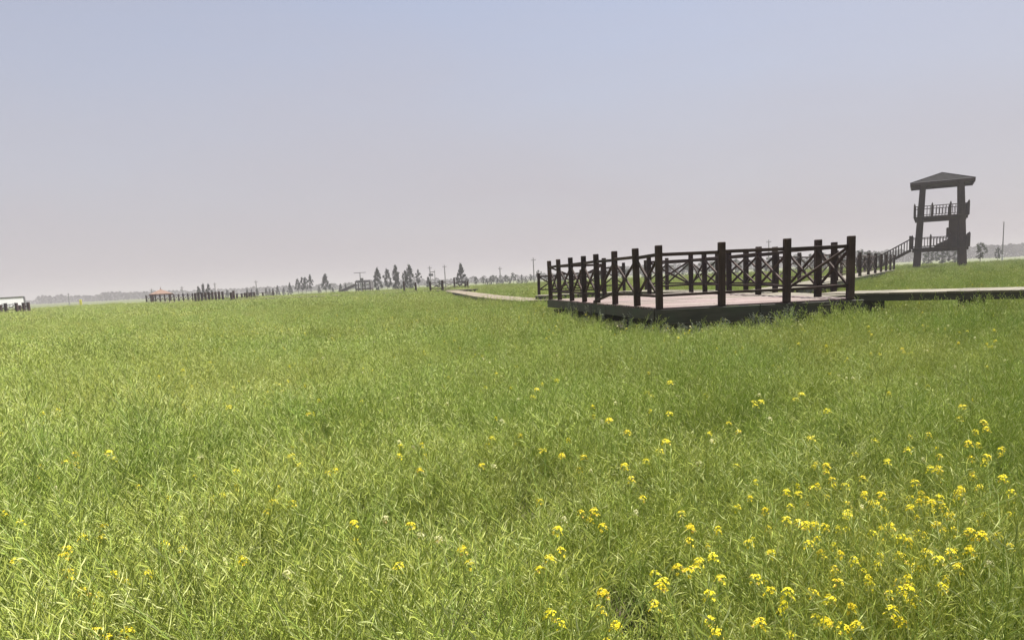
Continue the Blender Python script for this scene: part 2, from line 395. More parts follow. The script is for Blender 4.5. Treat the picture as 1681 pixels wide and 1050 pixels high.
# ------------------------------------------------------------------ watchtower
def build_tower():
    C = at_z(1545, 438, .70); ty = TOWER_Y
    def zz(px, py): return at_y(px, py, ty).z
    cx = at_y(1557, 420, ty).x
    z1, z2 = zz(1545, 405), zz(1545, 353.5)
    zeave, zapex = zz(1545, 302.5), zz(1545, 280.5)
    bw = (at_y(1582, 420, ty).x - at_y(1507.5, 420, ty).x) / 2 * .90          # half leg spacing at the ground
    tw = (at_y(1574.5, 420, ty).x - at_y(1514.5, 420, ty).x) / 2 * .90
    root = empty('watchtower', (cx, ty + 1.6, 0), radians(-29.3))
    tag(root, 'dark timber watchtower with hipped roof, two balustraded decks and outside stairs', 'tower')
    MT = M['tower']
    def at_h(z): return bw + (tw - bw) * z / zeave
    lw0, lw1 = .72, .54
    for sx in (-1, 1):
        for sy in (-1, 1):
            q = MB(); n = len(q.v)
            for z in (-.1, zeave + .05):
                h = at_h(max(z, 0)); w = (lw0 + (lw1 - lw0) * z / zeave) / 2
                c = (sx * h, sy * h * .93)
                q.v += [(c[0] - w, c[1] - w, z), (c[0] + w, c[1] - w, z), (c[0] + w, c[1] + w, z), (c[0] - w, c[1] + w, z)]
            q.f = [(0, 3, 2, 1), (4, 5, 6, 7), (0, 1, 5, 4), (1, 2, 6, 5), (2, 3, 7, 6), (3, 0, 4, 7)]
            q.build('leg', MT, root, .03)
    ov = .62
    for name, z in (('lower_deck', z1), ('upper_deck', z2)):
        h = at_h(z) + ov
        q = MB(); q.box(-h, h, -h, h, z - .12, z); dk = q.build(name, MT, root, .02)
        for s in (-1, 1):
            q = MB(); q.box(-h + .1, h - .1, s * (at_h(z) * .93) - .14, s * (at_h(z) * .93) + .14, z - .42, z - .123); q.build('beam', MT, dk, .02)
        # balustrade: posts with pointed caps, rails, balusters
        hh = h - .08
        cs = [(-hh, -hh), (hh, -hh), (hh, hh), (-hh, hh)]
        for e in range(4):
            a, b = Vector(cs[e]), Vector(cs[(e + 1) % 4]); L = (b - a).length
            if name == 'lower_deck' and e == 3: a = a.lerp(b, .32)      # stair opening
            for r, t in enumerate((0, .33, .67)):
                if name == 'lower_deck' and e == 3 and r == 0: pass
                p = a.lerp(b, t)
                q = MB(); q.box(p.x - .085, p.x + .085, p.y - .085, p.y + .085, z + .002, z + 1.15)
                n = len(q.v); q.v += [(p.x - .085, p.y - .085, z + 1.153), (p.x + .085, p.y - .085, z + 1.153), (p.x + .085, p.y + .085, z + 1.153), (p.x - .085, p.y + .085, z + 1.153), (p.x, p.y, z + 1.35)]
                q.f += [(n, n + 1, n + 4), (n + 1, n + 2, n + 4), (n + 2, n + 3, n + 4), (n + 3, n, n + 4), (n, n + 3, n + 2, n + 1)]
                q.build('post', MT, dk)
            q = MB(); q.beam((a.x, a.y, z + 1.0), (b.x, b.y, z + 1.0), .09, .07); q.build('top_rail', MT, dk)
            q = MB(); q.beam((a.x, a.y, z + .14), (b.x, b.y, z + .14), .07, .06); q.build('bottom_rail', MT, dk)
            q = MB(); k = int((b - a).length / .27)
            for j in range(1, k):
                p = a.lerp(b, j / k); q.box(p.x - .03, p.x + .03, p.y - .03, p.y + .03, z + .171, z + .964)
            tag(q.build('balusters', MT, dk), kind='stuff')
    # roof: shallow hipped pyramid with deep eave boards and shingle courses
    R = tw + 1.12
    rf = MB(); zb = zeave + .28
    rf.v = [(-R, -R, zb), (R, -R, zb), (R, R, zb), (-R, R, zb), (0, 0, zapex)]
    rf.f = [(0, 1, 4), (1, 2, 4), (2, 3, 4), (3, 0, 4), (0, 3, 2, 1)]
    roof = rf.build('roof', M['tower_roof'], root)
    for e in range(4):
        cs = [(-R, -R), (R, -R), (R, R), (-R, R)]
        a, b = Vector(cs[e]), Vector(cs[(e + 1) % 4])
        q = MB(); q.beam((a.x * .99, a.y * .99, zb - .15), (b.x * .99, b.y * .99, zb - .15), .08, .29); q.build('eave_board', MT, roof)
        for j in range(1, 7):                                           # shingle courses
            t = j / 7.0
            a3 = Vector((a.x * (1 - t), a.y * (1 - t), zb + (zapex - zb) * t + .012)); b3 = Vector((b.x * (1 - t), b.y * (1 - t), zb + (zapex - zb) * t + .012))
            q = MB(); q.beam(a3, b3, .10, .035); q.build('shingle_course', M['tower_roof'], roof)
        q = MB(); q.beam((a.x, a.y, zb + .02), (0, 0, zapex + .02), .12, .06); q.build('hip_ridge', M['tower_roof'], roof)
    q = MB(); q.box(-R + .1, R - .1, -R + .1, R - .1, zb - .07, zb - .01); q.build('soffit', MT, roof)
    # inner stair from lower to upper deck: stepped side panels, and the boxed flight under the upper deck
    h1 = at_h(z1)
    st = empty('inner_stair', (0, 0, 0)); st.parent = root
    k = 9; x0, x1 = -h1 * .25, h1 * .98; dzs = (z2 - z1) / (k + 5)
    for j in range(k):
        xa = x0 + (x1 - x0) * j / k; xb = x0 + (x1 - x0) * (j + 1) / k
        q = MB(); q.box(xa, xb - .004, -h1 * .55, h1 * .15, z1 + .002, z1 + dzs * (j * .62 + 1)); q.build('step', MT, st)
    q = MB(); q.box(h1 * .38, h1 * .92, -h1 * .62, h1 * .35, z1 + .003, z2 - .44); q.build('stair_panel', MT, st, .02)
    q = MB(); q.box(h1 * .28, h1 * .375, -h1 * .60, h1 * .33, z1 + 1.0, z1 + 1.9); q.build('stair_panel', MT, st, .02)
    # outside stair going down to the boardwalk on the left
    ls = empty('outer_stair', (0, 0, 0)); ls.parent = root
    hx = h1 + ov; k = 9; run = 3.3
    for j in range(k):
        xa = -hx - .02 - run * j / k; z = z1 - (z1 - .95) * (j + 1) / (k + 1)
        q = MB(); q.box(xa - run / k - .02, xa, -hx + .1, -hx + 1.5, z - .05, z); q.build('tread', M['deck_grey'], ls)
    for y in (-hx + .06, -hx + 1.54):
        q = MB(); q.beam((-hx, y, z1 - .18), (-hx - run, y, .95 - .1), .07, .26); q.build('stringer', MT, ls)
        q = MB(); q.beam((-hx, y, z1 + .98), (-hx - run, y, .95 + 1.0), .07, .08); q.build('handrail', MT, ls)
        q = MB()
        for j in range(13):
            t = (j + .5) / 13; x = -hx - run * t; z = z1 + (.95 - z1) * t
            q.box(x - .03, x + .03, y - .03, y + .03, z - .08, z + .955)
        tag(q.build('balusters', MT, ls), kind='stuff')
        for t in (0, 1.0):
            x = -hx - run * t - .1; z = z1 + (.95 - z1) * t
            q = MB(); q.box(x - .09, x + .09, y - .09, y + .09, z - .3, z + 1.25); q.build('post', MT, ls)
    # foot landing
    q = MB(); q.box(-hx - run - 1.9, -hx - run - .02, -hx - .3, -hx + 1.9, .80, .93); q.build('foot_landing', M['deck_grey'], ls)
    for x in (-hx - run - 1.7, -hx - run - .4):
        for y in (-hx - .1, -hx + 1.7):
            q = MB(); q.box(x - .1, x + .1, y - .1, y + .1, -.05, .797); q.build('support_post', MT, ls)
            q = MB(); q.box(x - .08, x + .08, y - .08, y + .08, .933, 2.15); q.build('post', MT, ls)
    for y in (-hx - .1, -hx + 1.7):
        q = MB(); q.beam((-hx - run - 1.62, y, 1.9), (-hx - run - .48, y, 1.9), .06, .08); q.build('top_rail', MT, ls)
        q = MB(); q.beam((-hx - run - 1.62, y, 1.35), (-hx - run - .48, y, 1.35), .04, .72); q.build('side_panel', MT, ls)
    return root
tower = build_tower()

# ------------------------------------------------------------------ far walks, railings and small buildings
def flat(px, py, z):
    p = at_z(px, py, z); return (p.x, p.y)
boardwalk('boardwalk', 'sandy coloured low walkway curving off behind the rapeseed toward the posts', [flat(884, 492.5, .80), flat(835, 489, .80), flat(800, 485.5, .80), flat(760, 479.5, .80), flat(735, 476.5, .80)], 1.35, .80, M['sand'], planks=False, piers=6, thick=.05, fascia_h=.10)
far_pts = [(772, 476.0), (690, 478.6), (567, 485.2), (470, 488.8), (385, 491.8), (318, 495.2), (240, 497.5)]
boardwalk('boardwalk', 'thin dark edged boardwalk crossing the far side of the crop to the pavilion', [flat(x, y, .78) for x, y in far_pts], 1.8, .86, M['sand'], planks=False, piers=8, thick=.06, fascia_h=.22)
boardwalk('boardwalk', 'short dark edged boardwalk spur lying just beyond the long far boardwalk', [flat(570, 481.0, .78), flat(655, 477.2, .78)], 1.5, .86, M['sand'], planks=False, piers=8, thick=.06, fascia_h=.20)
def px_rail(label, items, group=None, cross='X', z=.86, skip=(), w=.2):
    """items: (px, base py, top py)"""
    pts, hs = [], []
    for x, yb, yt in items:
        p = at_z(x, yb, .78); t = at_y(x, yt, p.y); pts.append((p.x, p.y, z)); hs.append(max(.6, t.z - z))
    return railing('railing', label, pts, heights=hs, cross=cross, w=w, skip=skip)
px_rail('cross braced railing of stout dark posts where the sandy walkway ends', [(664, 479.5, 461.5), (683, 478.8, 463), (707, 478.6, 462), (727, 479.0, 459.5), (746.5, 474, 455.5), (764, 473.5, 460.5), (768, 473.6, 461)], skip=(0, 1))
px_rail('row of close dark posts standing along the far boardwalk', [(321.5 + 5.6 * i, 495.4 - .36 * i, 480.6 - .30 * i) for i in range(9)] + [(380.5, 493.2, 479.5), (384.5, 492, 477)], cross='', w=.24)
px_rail('dark posts continuing the far railing past the close row', [(389.5, 490.5, 481.5), (397.5, 490, 481.5), (402.5, 490, 480.5), (406, 490, 480.5), (410, 489.6, 480), (413, 489.4, 479.5), (418, 489.2, 479), (432, 487.3, 479.5), (449, 486.2, 477.5)], cross='', w=.22)
px_rail('dark cross braced railing around the orange roofed pavilion', [(241 + 7.6 * i, 497.0 - .28 * i, 484.5 - .35 * i) for i in range(11)], cross='X', w=.15)
px_rail('dark post railing standing in front of the white billboard', [(2, 513.5, 500), (10.5, 513, 497.5), (28.5, 512.5, 496.8), (33, 512, 504), (40, 511.5, 496.5), (48, 511, 496)], cross='X', w=.22)
boardwalk('boardwalk', 'short low boardwalk under the railing at the billboard', [flat(-40, 514.5, .78), flat(50, 511.2, .78)], 1.6, .84, M['sand'], planks=False, piers=5, thick=.06, fascia_h=.16)

def pavilion():
    c = at_z(263, 496.0, .78); y = c.y + 3
    root = empty('pavilion', (at_y(265, 486, y).x, y, 0), .4)
    tag(root, 'small open pavilion with orange hipped roof inside a dark railing', 'pavilion')
    ze = at_y(265, 482.3, y).z; za = at_y(265, 474.6, y).z; R = (at_y(286, 482, y).x - at_y(246, 482, y).x) / 2 * .88
    q = MB(); q.box(-R, R, -R, R, .0, .82); q.build('base', M['fascia'], root)
    for sx in (-1, 1):
        for sy in (-1, 1):
            q = MB(); q.box(sx * R * .75 - .12, sx * R * .75 + .12, sy * R * .75 - .12, sy * R * .75 + .12, .823, ze + .05); q.build('post', M['wood_red'], root)
    q = MB(); q.v = [(-R, -R, ze), (R, -R, ze), (R, R, ze), (-R, R, ze), (0, 0, za)]; q.f = [(0, 1, 4), (1, 2, 4), (2, 3, 4), (3, 0, 4), (0, 3, 2, 1)]
    rf = q.build('roof', M['orange'], root)
    q = MB(); q.tube([(0, 0, za - .1), (0, 0, za + .35)], [.08, .03], 6); q.build('finial', M['orange'], rf)
    for e in range(4):
        cs = [(-R, -R), (R, -R), (R, R), (-R, R)]; a, b = cs[e], cs[(e + 1) % 4]
        q = MB(); q.beam((*a, ze - .08), (*b, ze - .08), .1, .15); q.build('eave_board', M['wood_red'], rf)
    for s in (-1, 1):
        q = MB(); q.box(-R * .6, R * .6, s * R * .62 - .2, s * R * .62 + .2, 1.2, 1.28); q.build('bench', M['wood_red'], root)
pavilion()

def billboard():
    p = at_z(20, 512, .78); y = p.y + 6
    xl, xr = at_y(-42, 500, y).x, at_y(58, 500, y).x
    zt = at_y(20, 488.6, y).z; zb = at_y(20, 503.5, y).z
    root = empty('billboard', ((xl + xr) / 2, y, 0), radians(-28))
    tag(root, 'large white printed billboard on steel legs behind the field railing', 'billboard')
    w = (xr - xl) / 2 / cos(radians(28))
    q = MB(); q.box(-w, w, -.015, .015, zb, zt); pn = q.build('panel', M['white'], root, .02)
    q = MB(); r = random.Random(9)
    for k in range(26):                                     # faint grey print in the lower half
        x = r.uniform(-w * .2, w * .8); z = zb + r.uniform(.05, .42) * (zt - zb); a = r.uniform(.08, .4)
        q.box(x, x + a, -.021, -.0175, z, z + r.uniform(.03, .07))
    q.build('print', M['print_grey'], pn)
    for x in (-w - .06, w + .06):
        q = MB(); q.box(x - .055, x + .055, -.08, .08, 0, zt + .05); q.build('leg', M['frame'], root)
    q = MB(); q.box(-w, w, -.08, .08, zt + .003, zt + .09); q.build('top_rail', M['frame'], root)
billboard()

def marker():
    p = at_z(133.3, 502.2, .62); root = empty('field_marker', (p.x, p.y, 0)); tag(root, 'bright yellow upright marker panel standing alone in the field', 'marker')
    zt = at_y(133.3, 491.8, p.y).z; w = (at_y(135.4, 497, p.y).x - at_y(131.4, 497, p.y).x) / 2
    q = MB(); q.box(-w, w, -.05, .05, .45, zt); q.build('panel', M['yellow'], root, .01)
    for s in (-1, 1):
        q = MB(); q.tube([(s * w * .6, 0.09, 0), (s * w * .6, .09, zt - .1)], [.035, .035], 6); q.build('leg', M['frame'], root)
    q = MB(); q.box(-1.9, 1.9, -.5, .5, .0, .60); q.build('plinth', M['fascia'], root)
marker()

def stand():
    y = 190.0
    X = lambda px: at_y(px, 470, y).x
    Z = lambda px, py: at_y(px, py, y).z
    cx = X(598); root = empty('viewing_stand', (cx, y, 0)); tag(root, 'dark roofed viewing stand with a sloping stair among the far trees', 'stand')
    w = (X(610.5) - X(585)) / 2; zr = Z(598, 461); zr0 = Z(598, 463.6); zd = Z(598, 472.5)
    q = MB(); q.box(-w, w, -1.8, 1.8, zr0, zr); rf = q.build('roof', M['shed'], root, .05)
    q = MB(); q.box(-w * .9, w * .9, -1.6, 1.6, zr + .003, zr + .2); q.build('roof_cap', M['shed'], rf)
    for x in (-w * .92, -w * .05, w * .92):
        for yy in (-1.6, 1.6):
            q = MB(); q.box(x - .14, x + .14, yy - .14, yy + .14, 0, zr0); q.build('post', M['tower'], root)
    q = MB(); q.box(-w, w, -1.8, 1.8, max(.5, zd - .5), max(.7, zd)); q.build('deck', M['tower'], root)
    for x0, x1, za, zb in ((-w * .6, -w * .12, 465.5, 470.5), (w * .1, w * .75, 465.0, 468.5)):
        q = MB(); q.box(x0, x1, 1.2, 1.27, Z(598, zb), Z(598, za)); q.build('panel', M['white'], root)
    q = MB(); q.box(w * .8, w * .99, -1.55, 1.55, max(.7, zd), zr0 - .003); q.build('side_wall', M['shed'], root)
    q = MB(); q.beam((-w, -1.4, zr0 - .35), (-w - 4.2, -1.4, .7), .12, .35); q.build('stair_rail', M['tower'], root)
    q = MB(); q.beam((-w, 1.0, zr0 - .55), (-w - 4.2, 1.0, .6), .12, .35); q.build('stair_rail', M['tower'], root)
    for j in range(8):
        t = (j + .5) / 8; q = MB(); q.box(-w - 4.2 * t - .26, -w - 4.2 * t + .26, -1.3, .9, .3 + (1 - t) * 1.2, .36 + (1 - t) * 1.2); q.build('tread', M['tower'], root)
stand()

# ------------------------------------------------------------------ poles
def pole(px, top, y, label, base=None, kind='pole', group='utility poles in the haze'):
    p = at_y(px, horizon(px), y); zt = at_y(px, top, y).z
    root = empty('utility_pole', (p.x, y, 0)); tag(root, label, 'pole', group)
    r = max(.10, y * .0008)
    q = MB(); q.tube([(0, 0, 0), (0, 0, zt)], [r, r * .7], 8); q.build('shaft', M['pole'], root)
    if kind in ('pole', 'lattice'):
        q = MB(); q.box(-.6, .6, -.05, .05, zt - .65, zt - .55); ca = q.build('crossarm', M['dark_metal'], root)
        for x in (-.5, 0.0, .5):
            q = MB(); q.tube([(x, 0, zt - .55), (x, 0, zt - .25)], [.06, .04], 6); q.build('insulator', M['pole'], ca)
    if kind == 'base':
        q = MB(); q.tube([(0, 0, 0), (0, 0, 1.7)], [r * 1.6, r * 1.5], 8); q.build('white_collar', M['white'], root)
    if kind == 'lattice':
        q = MB()
        q.tube([(1.4, 0, 0), (1.4, 0, zt * .8)], [r * .8, r * .6], 6); q.build('second_shaft', M['pole'], root)
        q = MB(); q.box(0, 1.4, -.07, .07, zt * .72, zt * .75); q.build('tie_bar', M['dark_metal'], root)
        q = MB(); q.box(-.4, .9, -.3, .3, zt * .55, zt * .66); q.build('transformer', M['dark_metal'], root)
    if kind == 'lamp':
        q = MB(); q.box(-1.5, 1.5, -.1, .1, zt - .12, zt); q.build('lamp_arm', M['dark_metal'], root)
        q = MB(); q.box(-.1, .75, -.15, .15, zt - 2.4, zt - 1.4); q.build('control_box', M['dark_metal'], root)
pole(1645.6, 364, 135, 'grey utility pole with a white painted foot out past the watchtower', kind='base')
pole(876.7, 423, 190, 'tall bare grey utility pole rising beside the platform corner')
pole(821.5, 438, 230, 'thin grey utility pole among the small round trees')
pole(731.2, 434.7, 230, 'tall slim grey utility pole next to the double pole')
pole(707, 436.5, 225, 'double grey utility pole carrying a transformer box', kind='lattice')
pole(592.5, 447, 188, 'lamp pole with wide crossbar over the far viewing stand', kind='lamp')
pole(421.5, 460, 260, 'distant thin utility pole behind the row of low conifers')
pole(354, 464, 280, 'distant thin utility pole beside the bushy conifer clump')
pole(250, 473.5, 240, 'short distant utility pole rising behind the orange pavilion roof')
pole(300, 470, 300, 'faint distant utility pole between the pavilion and bushy conifers')
pole(1262, 393.5, 190, 'grey utility pole seen above the platform rail')
pole(113.5, 481, 330, 'faint distant utility pole over the far woods')

# ------------------------------------------------------------------ trees
ORD = 'first second third fourth fifth sixth seventh eighth ninth tenth eleventh twelfth thirteenth fourteenth'.split()
def crown_mesh(seed, shape, n_tuft=46, leaf=.16, per=16, mat='pine'):
    """unit crown: height 1 from z=0, half width about .5; leaf sized faces in tufts along limbs"""
    r = random.Random(seed); v = []; f = []
    nl = {'cone': 20, 'flame': 16, 'round': 15}[shape]
    lobes = []
    for i in range(nl):                                    # limb ends carry upright plumes
        u = (i + r.random()) / nl
        if shape == 'cone': R = .44 * (1 - u) ** .8 * (.6 + .4 * min(1, u * 7))
        elif shape == 'flame': R = .34 * sin(pi * min(1, u * .84 + .16)) ** .8
        else: R = .40 * sqrt(max(0, 1 - (2 * u - 1) ** 2))
        a = i * 2.399 + r.uniform(-.5, .5); R *= r.uniform(.45, 1.15)
        lobes.append((Vector((R * cos(a), R * sin(a), u * .88)), r.uniform(.07, .14) * (1.15 - .5 * u), r.uniform(.08, .17)))
    lobes.append((Vector((0, 0, .84)), .05, .16)); lobes.append((Vector((0, 0, .55)), .08, .3))
    for t in range(n_tuft):
        L0, lr, lh = lobes[t % len(lobes)]
        a = r.uniform(0, 2 * pi); w = r.random(); rr = lr * (1 - .75 * w) * sqrt(r.random())
        c = L0 + Vector((rr * cos(a), rr * sin(a), (w - .35) * lh)); c.z = min(max(c.z, 0.0), .98)
        sp = .04 + .05 * r.random()
        for k in range(per):
            d = Vector((r.gauss(0, 1), r.gauss(0, 1), r.gauss(0, 1)))
            d.normalize(); p = c + Vector((d.x * sp * 1.3, d.y * sp * 1.3, d.z * sp)) * (r.random() ** .4)
            ax = Vector((r.gauss(0, 1), r.gauss(0, 1), r.gauss(.5, 1))).normalized(); bx = ax.cross(Vector((r.gauss(0, 1), r.gauss(0, 1), r.gauss(0, 1)))).normalized()
            L = leaf * r.uniform(.28, .62); wd = L * r.uniform(.3, .5); n = len(v)
            v += [tuple(p - ax * L / 2), tuple(p + bx * wd / 2), tuple(p + ax * L / 2), tuple(p - bx * wd / 2)]; f.append((n, n + 1, n + 2, n + 3))
    me = bpy.data.meshes.new('crown'); me.from_pydata(v, [], f); me.materials.append(M[mat]); return me
def trunk_mesh(seed, shape):
    r = random.Random(seed); q = MB()
    q.tube([(0, 0, -.02), (r.uniform(-.02, .02), r.uniform(-.02, .02), .5), (0, 0, .92)], [.030, .020, .006], 7)
    for k in range(9):
        z = r.uniform(.25, .85); a = r.uniform(0, 2 * pi); L = r.uniform(.12, .26) * (1.15 - z)
        q.tube([(0, 0, z), (L * cos(a), L * sin(a), z + L * .55)], [.009, .003], 5, False)
    me = q.mesh('trunk'); me.materials.append(M['bark']); return me
CROWNS = {s: [crown_mesh(31 + i + 7 * j, s, n_tuft={'cone': 130, 'flame': 120, 'round': 110}[s], leaf=.16, per=16, mat={'cone': 'pine', 'flame': 'pine', 'round': 'broad'}[s]) for i in range(3)] for j, s in enumerate(('cone', 'flame', 'round'))}
TRUNKS = [trunk_mesh(70 + i, '') for i in range(3)]
tcount = 0
def tree(px, top, wpx, y, shape, label, group, foot=.12, name='tree', lift=None):
    """a tree by its column, top pixel and width in pixels, standing on the ground at distance y"""
    global tcount; tcount += 1; i = tcount
    p = at_y(px, horizon(px), y); H = at_y(px, top, y).z; w = wpx / F_PX * y * 1.45
    root = empty(name, (p.x, y, 0), (i * 2.399) % 6.28); tag(root, label, 'tree', group)
    t = obj('trunk', TRUNKS[i % 3], None, root); t.scale = (max(.6, w * .9), max(.6, w * .9), H)
    c = obj('crown', CROWNS[shape][i % 3], None, root); z0 = H * foot; c.location = (0, 0, z0); c.scale = (w, w, (H - z0) * .985)
    return root
G1 = 'conifers in the far tree row'
for i, (px, top) in enumerate(((489.5, 456.6), (496.6, 454.2), (502.2, 453.0), (510.3, 449.3))):
    tree(px, top, 9, 215, 'flame', ORD[3 - i] + ' slim dark conifer of the close four, counted from the broad spiky one', 'four slim conifers', .30, 'pine_tree')
tree(535, 448.5, 16, 205, 'cone', 'broad dark conifer with a spiky tip standing apart from its row', None, .22, 'pine_tree')
tree(476, 463.5, 8, 235, 'cone', 'small pointed grey green conifer beside the slim four', None, .05, 'pine_tree')
for px, top, w, lb in ((559, 464.5, 8, 'small bushy conifer farther from the foot of the stand stair'), (567.5, 465, 7, 'small bushy conifer right at the foot of the stand stair')):
    tree(px, top, w, 210, 'cone', lb, 'bushy conifers at the stand stair', .05, 'pine_tree')
tree(620.5, 438.8, 17, 175, 'cone', 'tall full pine growing next to the far viewing stand', None, .10, 'pine_tree')
tree(636.3, 440, 13, 180, 'flame', 'slimmer pine between two taller full pines', None, .2, 'pine_tree')
tree(650.8, 433.6, 18, 172, 'cone', 'tall feathery pine with a forked tip behind the field posts', None, .08, 'pine_tree')
tree(665.8, 441, 11, 172, 'flame', 'narrow pine leaning close to the tallest pine', None, .12, 'pine_tree')
tree(673.5, 432.6, 17, 170, 'flame', 'tallest pine of the central row, dense and broad shouldered', None, .08, 'pine_tree')
tree(687.5, 441.5, 10, 176, 'flame', 'short crowned pine ending the central pine row', None, .35, 'pine_tree')
tree(758, 432, 17, 160, 'cone', 'lone tall spruce with tapering crown behind the cross braced railing', None, .1, 'spruce_tree')
tree(703.3, 452.5, 10, 165, 'cone', 'low pointed conifer behind the stout dark posts', None, .03, 'pine_tree')
tree(721, 458.5, 9, 168, 'round', 'low round bush tree between two utility poles', None, .03, 'bush_tree')
for px, top, w, lb in ((326.5, 467.8, 9, 'lowest'), (335, 464.5, 9, 'middle'), (343, 465.0, 10, 'widest')):
    tree(px, top, w, 190, 'flame', lb + ' bushy dark conifer in the clump behind the close posts', 'bushy conifer clump', .02, 'pine_tree')
for i, (px, top, w) in enumerate(sorted(((373, 474.8, 7), (405.6, 473, 6), (413, 474, 5), (422, 472.5, 7), (437, 471.5, 6), (442.5, 473, 5), (448, 472, 6), (455.8, 468, 8), (465.5, 471.5, 6), (524, 468, 6), (546, 471, 6), (359, 477, 5)))):
    tree(px, top, w, 245, 'cone', ORD[i] + ' small hazy conifer of the low row, counted from the bushy clump', 'small hazy conifers', .03, 'pine_tree')
for i, (px, top, w, y) in enumerate(sorted(((781, 453.5, 7, 170), (793, 453.8, 5.5, 175), (830.5, 450.5, 8, 190), (842.5, 447, 9, 185), (871.3, 449, 5, 190), (884, 442.3, 9, 190), (810, 450.8, 10, 215)))):
    tree(px, top, w, y, 'round', ORD[i] + ' small round headed tree beyond the sandy walkway, counted from the lone spruce', 'small round headed trees', .38, 'round_tree')
for i, (px, top, w) in enumerate(((799, 456.5, 6), (805, 452.8, 6), (817, 456, 7), (824, 457.5, 6), (836, 456.5, 6), (851, 457, 7), (856.5, 449.8, 5), (863, 455, 7), (896, 449, 7), (910, 449.5, 8), (925, 448, 8))):
    tree(px, top, w, 225, 'flame', ORD[i] + ' low dark shrub under the round headed trees, counted from the lone spruce', 'low shrub trees', .02, 'shrub_tree')
tree(1609.5, 397, 17, 118, 'round', 'small round tree with visible trunk beside the watchtower', None, .36, 'round_tree')
tree(1638, 405, 9, 150, 'round', 'smaller hazy tree next to the white footed pole', None, .3, 'round_tree')
for i, (px, top, w) in enumerate(sorted(((1414, 407.5, 16), (1427, 410, 15), (1440, 412, 16), (1454, 412, 14), (1400, 409, 16), (1384, 411, 16)), reverse=True)):
    tree(px, top, w, 150, 'round', ORD[i] + ' loose hazy tree behind the tower boardwalk, counted from the watchtower', 'loose trees behind the tower boardwalk', .03, 'loose_tree')
for px, top, w, lb in ((1524, 406, 18, 'hazy broad tree between the tower legs on the stair side'), (1546, 403, 22, 'widest hazy tree, midway between the tower legs'), (1566, 405, 18, 'hazy broad tree between the tower legs on the pole side')):
    tree(px, top, w, 170, 'round', lb, 'trees between the tower legs', .06, 'broad_tree')
for i, (px, top) in enumerate(sorted(((1130, 430), (1152, 428), (1172, 427), (1208, 424), (1246, 421), (1262, 420), (1310, 415), (1330, 416), (1352, 413), (1100, 434), (1060, 436), (1025, 440), (985, 442)))):
    tree(px, top, 20, 200, 'round', ORD[i] + ' hazy broad tree behind the platform, counted from the tall bare pole', 'trees behind the platform', .03, 'broad_tree')

# far woods: one mass each
def far_wood(label, items, seed):
    r = random.Random(seed); v = []; f = []
    x0 = at_y(items[0][0], horizon(items[0][0]), items[0][2])
    root_loc = Vector((x0.x, x0.y, 0))
    for px, top, y, wpx in items:
        p = at_y(px, horizon(px), y); H = at_y(px, top, y).z; w = wpx / F_PX * y / 2
        for k in range(420):
            u = r.random() ** .8; R = w * (1 - u ** 2.2) ** .5
            a = r.uniform(0, 2 * pi); rr = R * r.random() ** .5
            c = Vector((p.x + rr * cos(a), y + rr * sin(a), u * H)) - root_loc
            s = r.uniform(.35, .8) * H * .11
            ax = Vector((r.gauss(0, 1), r.gauss(0, 1), r.gauss(0, 1))).normalized(); bx = ax.cross(Vector((r.gauss(0, 1), r.gauss(0, 1), r.gauss(0, 1)))).normalized()
            n = len(v); v += [tuple(c - ax * s), tuple(c + bx * s * .6), tuple(c + ax * s), tuple(c - bx * s * .6)]; f.append((n, n + 1, n + 2, n + 3))
    me = bpy.data.meshes.new('far_wood'); me.from_pydata(v, [], f)
    o = obj('far_wood', me, M['wood_far']); o.location = root_loc
    return tag(o, label, 'wood', kind='stuff')
r = random.Random(12)
it = []
x = -60
while x < 470:
    base = horizon(x)
    h = 7 + 3.5 * r.random()
    if 62 < x < 84 or 90 < x < 108: h = 11.5 + 2 * r.random()
    elif 118 < x < 136: h = 10
    elif 165 < x < 200: h = 12.5 + 1.5 * r.random()
    elif x < 60: h = 4.5 + r.random()
    elif 200 < x < 300: h = 10 + 1.5 * r.random()
    it.append((x, base - h * .84, r.uniform(620, 720), r.uniform(9, 15))); x += r.uniform(4, 8)
far_wood('pale hazy wood along the horizon behind the orange roofed pavilion', it, 5)
it = []; x = 470
while x < 1000:
    it.append((x, horizon(x) - r.uniform(3.5, 8), r.uniform(480, 600), r.uniform(10, 17))); x += r.uniform(4, 8)
far_wood('thin hazy wood low on the horizon behind the central pine row', it, 6)
it = []; x = 1000
while x < 1800:
    it.append((x, horizon(x) - (r.uniform(14, 18.5) if x > 1370 else r.uniform(8, 14)), r.uniform(500, 600), r.uniform(14, 24))); x += r.uniform(5, 9)
far_wood('hazy tall wood on the horizon behind the watchtower', it, 7)

